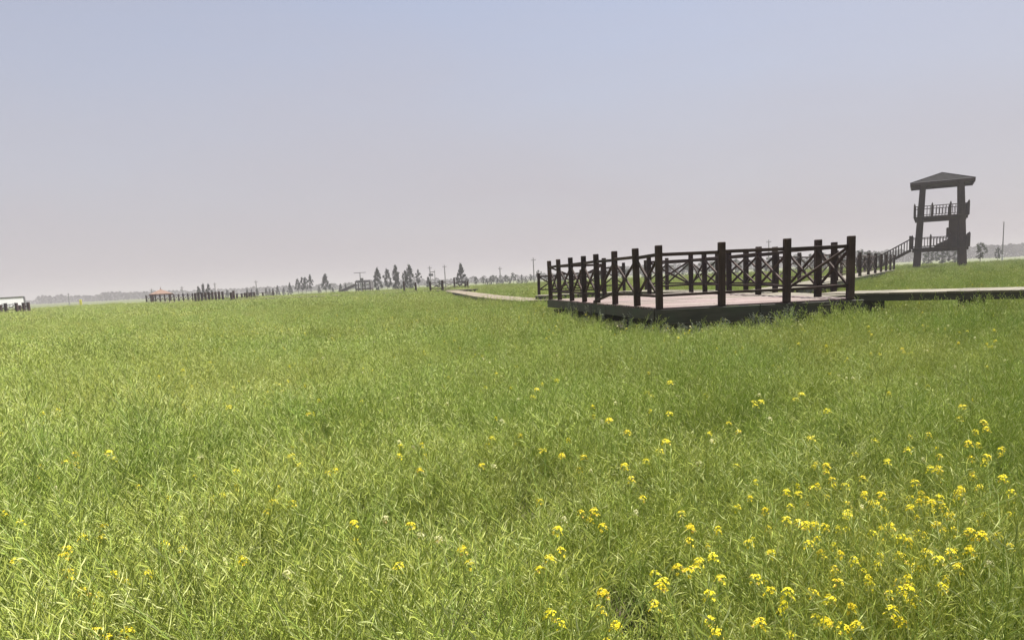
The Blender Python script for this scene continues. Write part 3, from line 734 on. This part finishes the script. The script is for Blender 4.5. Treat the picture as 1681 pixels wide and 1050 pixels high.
# ------------------------------------------------------------------ rapeseed crop (ripening pods)
def strip_pod(v, f, m, p, d, L, w, r, mi, sides=3, bend=.12):
    """one seed pod: a slender three sided spindle, slightly bent"""
    up = Vector((0, 0, 1)); u = d.cross(up)
    if u.length < 1e-3: u = Vector((1, 0, 0))
    u.normalize(); q = d.cross(u)
    n = len(v); mid = p + d * (L * .5) + up * (L * bend * r.uniform(-.6, 1)); end = p + d * L + up * (L * bend * 1.5 * r.uniform(-.4, 1))
    v.append(tuple(p))
    for k in range(sides):
        a = 2 * pi * k / sides + .5; v.append(tuple(mid + (u * cos(a) + q * sin(a)) * (w / 2)))
    v.append(tuple(end))
    for k in range(sides):
        a, b = n + 1 + k, n + 1 + (k + 1) % sides
        f.append((n, b, a)); m.append(mi); f.append((a, b, n + 1 + sides)); m.append(mi)
def stem_seg(v, f, m, pts, w0, w1, mi):
    rings = []
    for i, p in enumerate(pts):
        t = i / (len(pts) - 1); w = w0 + (w1 - w0) * t; n = len(v)
        for k in range(3):
            a = 2 * pi * k / 3; v.append((p.x + w * cos(a) / 2, p.y + w * sin(a) / 2, p.z))
        rings.append(n)
    for i in range(len(rings) - 1):
        for k in range(3):
            f.append((rings[i] + k, rings[i] + (k + 1) % 3, rings[i + 1] + (k + 1) % 3, rings[i + 1] + k)); m.append(mi)
def crop_clump(seed, rad, stems, branches, pods, pod_l, pod_w, stem_w, h0=.40, h1=.64, pale_pod=.27, lean=.20, flower=False):
    r = random.Random(seed); v = []; f = []; m = []
    ldir = r.uniform(0, 2 * pi)
    for s in range(stems):
        a = r.uniform(0, 2 * pi); b = rad * sqrt(r.random()); base = Vector((b * cos(a), b * sin(a), 0))
        H = r.uniform(h0, h1); la = ldir + r.gauss(0, .9); ln = abs(r.gauss(0, lean)) * H
        top = base + Vector((cos(la) * ln, sin(la) * ln, H))
        kink = base.lerp(top, .5) + Vector((r.gauss(0, .02), r.gauss(0, .02), .03))
        stem_seg(v, f, m, [base, kink, top], stem_w, stem_w * .45, 1)
        for k in range(branches):
            t0 = 1.0 if k == 0 else r.uniform(.45, .85)
            if k == 0: q0, dirv, Lr = base.lerp(top, .62), (top - base.lerp(top, .62)).normalized(), (top - base).length * .42
            else:
                q0 = base.lerp(top, t0); ba = r.uniform(0, 2 * pi); el = r.uniform(.65, 1.25)
                dirv = Vector((cos(ba) * cos(el), sin(ba) * cos(el), sin(el))); Lr = r.uniform(.20, .36)
                stem_seg(v, f, m, [q0, q0 + dirv * Lr], stem_w * .6, stem_w * .3, 1)
            for j in range(pods):
                t = .12 + .88 * (j + r.random()) / pods
                p = q0 + dirv * (Lr * t); az = j * 2.399 + r.uniform(-.4, .4); e2 = r.uniform(-.05, .85)
                d = Vector((cos(az) * cos(e2), sin(az) * cos(e2), sin(e2))); d = (d + dirv * .6).normalized()
                strip_pod(v, f, m, p, d, pod_l * r.uniform(.65, 1.2) * (1.1 - .35 * t), pod_w * r.uniform(.8, 1.2), r, 2 if r.random() < pale_pod else 0)
    me = bpy.data.meshes.new('crop_clump'); me.from_pydata(v, [], f)
    for mt in (M['pod'], M['stem'], M['pale_pod']): me.materials.append(mt)
    me.polygons.foreach_set('material_index', m); me.update()
    return me
def flower_spray(seed, n_head=1, petal='petal'):
    """a flowering tip: stalk, open four petalled flowers in a loose dome, buds, young pods below"""
    r = random.Random(seed); v = []; f = []; m = []
    for h in range(n_head):
        a = r.uniform(0, 2 * pi); sp = 0 if h == 0 else r.uniform(.03, .07)
        base = Vector((0, 0, 0)); top = Vector((sp * cos(a), sp * sin(a), .42 + r.uniform(-.06, .05)))
        stem_seg(v, f, m, [base, base.lerp(top, .5), top], .006, .003, 1)
        for j in range(9):
            t = .45 + .4 * j / 9; az = j * 2.4; d = Vector((cos(az) * .7, sin(az) * .7, .7)).normalized()
            strip_pod(v, f, m, base.lerp(top, t), d, r.uniform(.03, .05), .0035, r, 3)
        nf = r.randint(9, 15)
        for j in range(nf):
            az = j * 2.399; q = sqrt((j + .5) / nf); rr = .020 * q + .004
            c = top + Vector((cos(az) * rr, sin(az) * rr, .014 * (1 - q * q) + r.uniform(-.004, .004) - (.010 if q > .85 else 0)))
            nrm = Vector((cos(az) * q * .8, sin(az) * q * .8, 1)).normalized(); u = nrm.cross(Vector((0, 1, .1))).normalized(); w = nrm.cross(u); ro = r.uniform(0, 1.5)
            for k in range(4):
                an = ro + k * pi / 2; d = u * cos(an) + w * sin(an); e = u * -sin(an) + w * cos(an); L = r.uniform(.0075, .0105)
                n = len(v); v += [tuple(c), tuple(c + d * L * .6 + e * L * .42 + nrm * .001), tuple(c + d * L - nrm * .001), tuple(c + d * L * .6 - e * L * .42 + nrm * .001)]; f.append((n, n + 1, n + 2, n + 3)); m.append(2 if (q > .8 and r.random() < .25) else 0)
    me = bpy.data.meshes.new('flower_spray'); me.from_pydata(v, [], f)
    for mt in (M[petal], M['stem'], M['petal_old'], M['pod']): me.materials.append(mt)
    me.polygons.foreach_set('material_index', m); me.update(); return me

def scatter(name, label, cat, pts, rot, scl, idx, protos):
    """one object: points carry a turn, a size and a variant; geometry nodes set a plant on each"""
    src = bpy.data.collections.new(name + '_variants')
    for i, me in enumerate(protos):
        o = bpy.data.objects.new('%s_variant_%02d' % (name, i), me); src.objects.link(o)
    me = bpy.data.meshes.new(name); n = len(pts); me.vertices.add(n)
    me.vertices.foreach_set('co', np.asarray(pts, dtype=np.float32).ravel())
    for an, ty, data in (('turn', 'FLOAT_VECTOR', rot), ('size', 'FLOAT_VECTOR', scl)):
        at = me.attributes.new(an, ty, 'POINT'); at.data.foreach_set('vector', np.asarray(data, dtype=np.float32).ravel())
    at = me.attributes.new('variant', 'INT', 'POINT'); at.data.foreach_set('value', np.asarray(idx, dtype=np.int32))
    me.update(); o = obj(name, me); tag(o, label, cat, kind='stuff')
    ng = bpy.data.node_groups.new(name + '_scatter', 'GeometryNodeTree')
    ng.interface.new_socket('Geometry', in_out='INPUT', socket_type='NodeSocketGeometry'); ng.interface.new_socket('Geometry', in_out='OUTPUT', socket_type='NodeSocketGeometry')
    N, L = ng.nodes, ng.links
    gi = N.new('NodeGroupInput'); go = N.new('NodeGroupOutput'); mp = N.new('GeometryNodeMeshToPoints'); ip = N.new('GeometryNodeInstanceOnPoints'); ci = N.new('GeometryNodeCollectionInfo')
    ci.inputs['Collection'].default_value = src; ci.inputs['Separate Children'].default_value = True; ci.inputs['Reset Children'].default_value = True
    L.new(gi.outputs[0], mp.inputs['Mesh']); L.new(mp.outputs[0], ip.inputs['Points']); L.new(ci.outputs[0], ip.inputs['Instance']); ip.inputs['Pick Instance'].default_value = True
    def na(nm, ty):
        q = N.new('GeometryNodeInputNamedAttribute'); q.data_type = ty; q.inputs['Name'].default_value = nm; return [s for s in q.outputs if s.enabled and s.name == 'Attribute'][0]
    er_ = N.new('FunctionNodeEulerToRotation'); L.new(na('turn', 'FLOAT_VECTOR'), er_.inputs[0])
    L.new(er_.outputs[0], ip.inputs['Rotation']); L.new(na('size', 'FLOAT_VECTOR'), ip.inputs['Scale']); L.new(na('variant', 'INT'), ip.inputs['Instance Index'])
    L.new(ip.outputs[0], go.inputs[0])
    md = o.modifiers.new('scatter', 'NODES'); md.node_group = ng
    return o

RS = np.random.RandomState(11)
def undulate(x, y):      # broad swells in the height of the crop
    return 1.0 + .10 * np.sin(x * .9 + 1.3 * np.sin(y * .37)) * np.cos(y * .71 + .6) + .06 * np.sin(x * .31 + y * .23 + 2) + .05 * np.sin(2.1 * x - 1.3 * y) + .07 * np.sin(5.3 * x + 2 * np.sin(2.1 * y)) * np.sin(4.7 * y + 1.1 * np.sin(1.7 * x))
def in_quad(x, y, quad, grow=0.0):
    c = sum((Vector((q.x, q.y)) for q in quad), Vector((0, 0))) / 4
    ok = np.ones(len(x), bool)
    for i in range(4):
        a, b = quad[i], quad[(i + 1) % 4]; d = Vector((b.x - a.x, b.y - a.y)).normalized(); n = Vector((-d.y, d.x))
        s = (x - a.x) * n.x + (y - a.y) * n.y; sc = (c.x - a.x) * n.x + (c.y - a.y) * n.y
        ok &= (s * np.sign(sc)) > -grow
    return ok
WALKS = []
def seg_dist(x, y, a, b):
    dx, dy = b[0] - a[0], b[1] - a[1]; t = np.clip(((x - a[0]) * dx + (y - a[1]) * dy) / (dx * dx + dy * dy), 0, 1)
    return np.hypot(x - a[0] - t * dx, y - a[1] - t * dy)
walk_segs = [((7.35, 17.15), (11.6, 13.15), .75), ((6.75, 15.9), (6.62, 19.0), .6), ((6.62, 19.0), (6.37, 24), .6), ((6.37, 24), (5.0, 29.8), .6), ((5.6, 29.7), (1.2, 30.3), .75), (tuple(tw_a), tuple(tw_b), .8)]
sp_ = [flat(884, 492.5, .80), flat(835, 489, .80), flat(800, 485.5, .80), flat(760, 479.5, .80), flat(735, 476.5, .80)]
walk_segs += [(sp_[i], sp_[i + 1], 1.05) for i in range(4)]
fp_ = [flat(x, y, .78) for x, y in far_pts]
walk_segs += [(fp_[i], fp_[i + 1], 1.0) for i in range(len(fp_) - 1)]
walk_segs += [(flat(570, 481, .78), flat(655, 477.2, .78), .9), (flat(-40, 514.5, .78), flat(50, 511.2, .78), .95)]
def allowed(x, y, m=0.0):
    ok = ~in_quad(x, y, (PA, PB, PC, PD), .30 + m)
    for a, b, w in walk_segs: ok &= seg_dist(x, y, a, b) > w + m
    return ok
def fan(n, d0, d1, half, jit=0):
    """n random places in a sector in front of the camera position"""
    rr = np.sqrt(RS.uniform(d0 ** 2, d1 ** 2, n)); a = RS.uniform(-half, half, n)
    return rr * np.sin(a), rr * np.cos(a)
def plants(x, y, base, var, nvar, tilt=.10, zs=None):
    n = len(x); pts = np.stack([x, y, np.zeros(n)], 1)
    rot = np.stack([RS.normal(0, tilt, n), RS.normal(0, tilt, n), RS.uniform(0, 2 * pi, n)], 1)
    s = base * RS.uniform(.82, 1.2, n); h = s * undulate(x, y) * RS.uniform(.78, 1.16, n)
    h = h * np.where(in_quad(x, y, (PA, PB, PC, PD), 1.1), .80, 1.0)         # the crop is stunted close to the platform
    return pts, rot, np.stack([s, s, h], 1), RS.randint(0, nvar, n)
HALF = radians(46)
def hollows(x, y):      # small thin places where the crop has lodged or failed
    g = np.sin(3.1 * x + 1.7 * np.sin(1.9 * y)) * np.sin(2.7 * y + 1.3 * np.sin(2.3 * x)) + .35 * np.sin(9.0 * x - 7.0 * y)
    return (g > -.72) | (RS.uniform(0, 1, len(x)) < .35)
# near: fine plants
near = [crop_clump(100 + i, .17, 5, 5, 22, .066, .0033, .0048) for i in range(9)]
x, y = fan(6400, 1.05, 12.5, radians(50)); k = allowed(x, y) & hollows(x, y); x, y = x[k], y[k]
scatter('rapeseed_crop', 'ripening green rapeseed with thin pods filling the foreground', 'crop', *plants(x, y, 1.0, None, 9), near)
# middle
mid = [crop_clump(200 + i, .24, 6, 5, 15, .068, .0058, .007) for i in range(7)]
x, y = fan(21500, 12.2, 40.0, HALF); k = allowed(x, y, .02) & hollows(x, y); x, y = x[k], y[k]
scatter('rapeseed_crop', 'ripening green rapeseed around the viewing platform', 'crop', *plants(x, y, 1.0, None, 7), mid)
# far
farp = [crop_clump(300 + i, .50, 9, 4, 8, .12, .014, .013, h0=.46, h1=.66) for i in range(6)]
x, y = fan(60000, 39.0, 130.0, radians(44)); k = allowed(x, y, .25); x, y = x[k], y[k]
scatter('rapeseed_crop', 'distant smooth sheet of green rapeseed reaching to the watchtower and pavilion', 'crop', *plants(x, y, 1.0, None, 6), farp)

# blossoms: where the photograph shows them, then a thin sprinkling
FL = [(58, 890), (122, 921), (31, 937), (53, 942), (92, 937), (113, 960), (117, 975), (180, 980), (181, 962), (231, 995), (298, 926), (332, 815), (261, 942), (583, 992), (685, 906), (375, 964),
      (899, 1018), (988, 1038), (880, 932), (889, 955), (1000, 855), (1000, 885), (1099, 832), (1029, 796), (1041, 815), (1053, 765), (1187, 819), (1145, 878), (1150, 907), (785, 925), (450, 862), (497, 751),
      (464, 770), (545, 800), (127, 793), (174, 777), (78, 745), (113, 770), (387, 790), (440, 805), (779, 775), (710, 772), (914, 765), (862, 745), (825, 722), (1030, 738), (1093, 735),
      (1130, 936), (1140, 938), (1168, 938), (1172, 955), (1117, 930), (1205, 945), (1257, 906), (1253, 925), (1272, 892), (1287, 895), (1359, 866), (1380, 770), (1383, 828), (1358, 804), (1363, 801), (1402, 892), (1360, 967), (1364, 969), (1340, 1018), (1345, 996), (1321, 1006), (1435, 1026), (1184, 1036), (1190, 1040), (1060, 1000), (1078, 1012), (1031, 994), (1242, 985), (1240, 1000), (1262, 1014), (1172, 1018),
      (1470, 886), (1427, 846), (1432, 860), (1502, 846), (1537, 805), (1541, 815), (1565, 786), (1567, 813), (1563, 883), (1556, 880), (1518, 942), (1556, 925), (1580, 928), (1562, 952), (1524, 966), (1500, 920), (1590, 766), (1587, 764), (1661, 760), (1665, 818), (1643, 732), (1605, 700), (1577, 714), (1550, 748), (1458, 748), (1440, 780), (1411, 748), (1384, 724), (1360, 690), (1312, 655), (1220, 655), (1238, 660), (1102, 652), (1146, 655), (1090, 688), (1008, 703), (885, 650), (919, 640), (545, 668), (518, 688), (383, 692), (100, 686), (67, 700), (14, 706), (264, 625), (292, 625), (663, 765), (593, 870), (476, 850), (1075, 645), (1345, 756), (1320, 790), (1352, 722)]
FX, FY, FS = [], [], []
rf_ = random.Random(3)
for px, py in FL:
    p = at_z(px, py, .67); FX.append(p.x); FY.append(p.y); FS.append(1.0 if p.y > 4 else .74)
for k in range(95):                                      # the flowery corner at lower right
    px, py = rf_.gauss(1500, 170), rf_.gauss(870, 110)
    if py < 690 or px > 1750: continue
    if (px - 1100) * .9 + (py - 1050) < -120: continue
    p = at_z(px, py, .66); FX.append(p.x); FY.append(p.y); FS.append(rf_.uniform(.4, .75))
for k in range(4200):                                      # sparse late flowers all over the field
    d = sqrt(rf_.uniform(2.0 ** 2, 40.0 ** 2)); a = rf_.uniform(-.75, .75)
    FX.append(d * sin(a)); FY.append(d * cos(a)); FS.append(rf_.uniform(.30, .75) if k % 2 else rf_.uniform(.40, .85))
FX, FY, FS = np.array(FX), np.array(FY), np.array(FS)
FP_ = np.zeros(len(FX), bool); FP_[-4200:] = np.arange(4200) % 2 != 0
k = allowed(FX, FY, .05); FX, FY, FS, FP_ = FX[k], FY[k], FS[k], FP_[k]
n = len(FX)
lift = np.zeros(n); lift[:min(n, 125)] = .045
fz = .265 * undulate(FX, FY) + RS.uniform(-.05, .03, n) + lift
scatter('rapeseed_blossom', 'bright yellow rapeseed blossoms dotted over the green crop', 'blossom', np.stack([FX, FY, fz], 1),
        np.stack([RS.normal(0, .14, n), RS.normal(0, .14, n), RS.uniform(0, 6.28, n)], 1), np.stack([FS, FS, np.ones(n)], 1), np.where(FP_, RS.randint(6, 9, n), RS.randint(0, 6, n)),
        [flower_spray(500 + i, (1, 1, 2, 1, 1, 2)[i]) for i in range(6)] + [flower_spray(520 + i, 1, 'petal_pale') for i in range(3)])

# ------------------------------------------------------------------ grey weeds against the platform
def weed(px, py_top, y, seed, label, group):
    p = at_y(px, py_top - 6, y); H = p.z; r = random.Random(seed)
    root = empty('weed_plant', (p.x, y, 0)); tag(root, label, 'weed', group)
    v, f, mm = [], [], []
    for s in range(5):
        a = r.uniform(0, 2 * pi); top = Vector((cos(a) * r.uniform(.02, .16), sin(a) * r.uniform(.02, .16), H * r.uniform(.75, 1.0)))
        stem_seg(v, f, mm, [Vector((cos(a) * .02, sin(a) * .02, 0)), top * .5, top], .012, .005, 0)
        for j in range(34):
            t = .35 + .65 * j / 34; az = j * 2.4; e = r.uniform(.2, .9); d = Vector((cos(az) * cos(e), sin(az) * cos(e), sin(e)))
            strip_pod(v, f, mm, top * t, d, r.uniform(.05, .11) * (1.25 - t * .7), .014, r, 0)
    me = bpy.data.meshes.new('weed'); me.from_pydata(v, [], f); obj('stems', me, M['weed'], root)
nf_ = [0, 0]
for i, (px, py, y) in enumerate(sorted(((1062, 522, 13.7), (1090, 528, 13.55), (1145, 530, 13.5), (1165, 533, 13.45), (1190, 527, 13.55), (1212, 532, 13.5), (1232, 519, 13.65), (1247, 514, 13.7), (1262, 520, 13.6), (1273, 512, 13.7), (1291, 504, 13.7), (1298, 508, 13.6), (1115, 534, 13.5), (968, 505, 18.0), (990, 508, 16.8), (1030, 514, 15.2), (940, 502, 19.5)))):
    fr = px > 1055; nf_[fr] += 1
    weed(px, py, y, 40 + i, ORD[nf_[1] - 1] + ' feathery grey weed along the platform front, from the corner with the flank' if fr else ORD[4 - nf_[0]] + ' feathery grey weed along the long platform flank, from the front corner',
         'weeds along the platform front' if fr else 'weeds along the platform flank')

# ------------------------------------------------------------------ haze
hz = MB(); hz.box(-2700, 2700, -160, 3300, -1.0, 22.0)
haze = hz.build('haze', None)
tag(haze, 'pale dusty haze lying over the whole plain', 'haze', kind='stuff')
hm = bpy.data.materials.new('haze_air'); hm.use_nodes = True; hn = hm.node_tree.nodes; hn.clear()
ho = hn.new('ShaderNodeOutputMaterial'); hv = hn.new('ShaderNodeVolumePrincipled')
hv.inputs['Color'].default_value = (.44, .42, .46, 1); hv.inputs['Density'].default_value = .0011; hv.inputs['Anisotropy'].default_value = 0.0
hm.node_tree.links.new(hv.outputs[0], ho.inputs['Volume'])
haze.data.materials.append(hm)
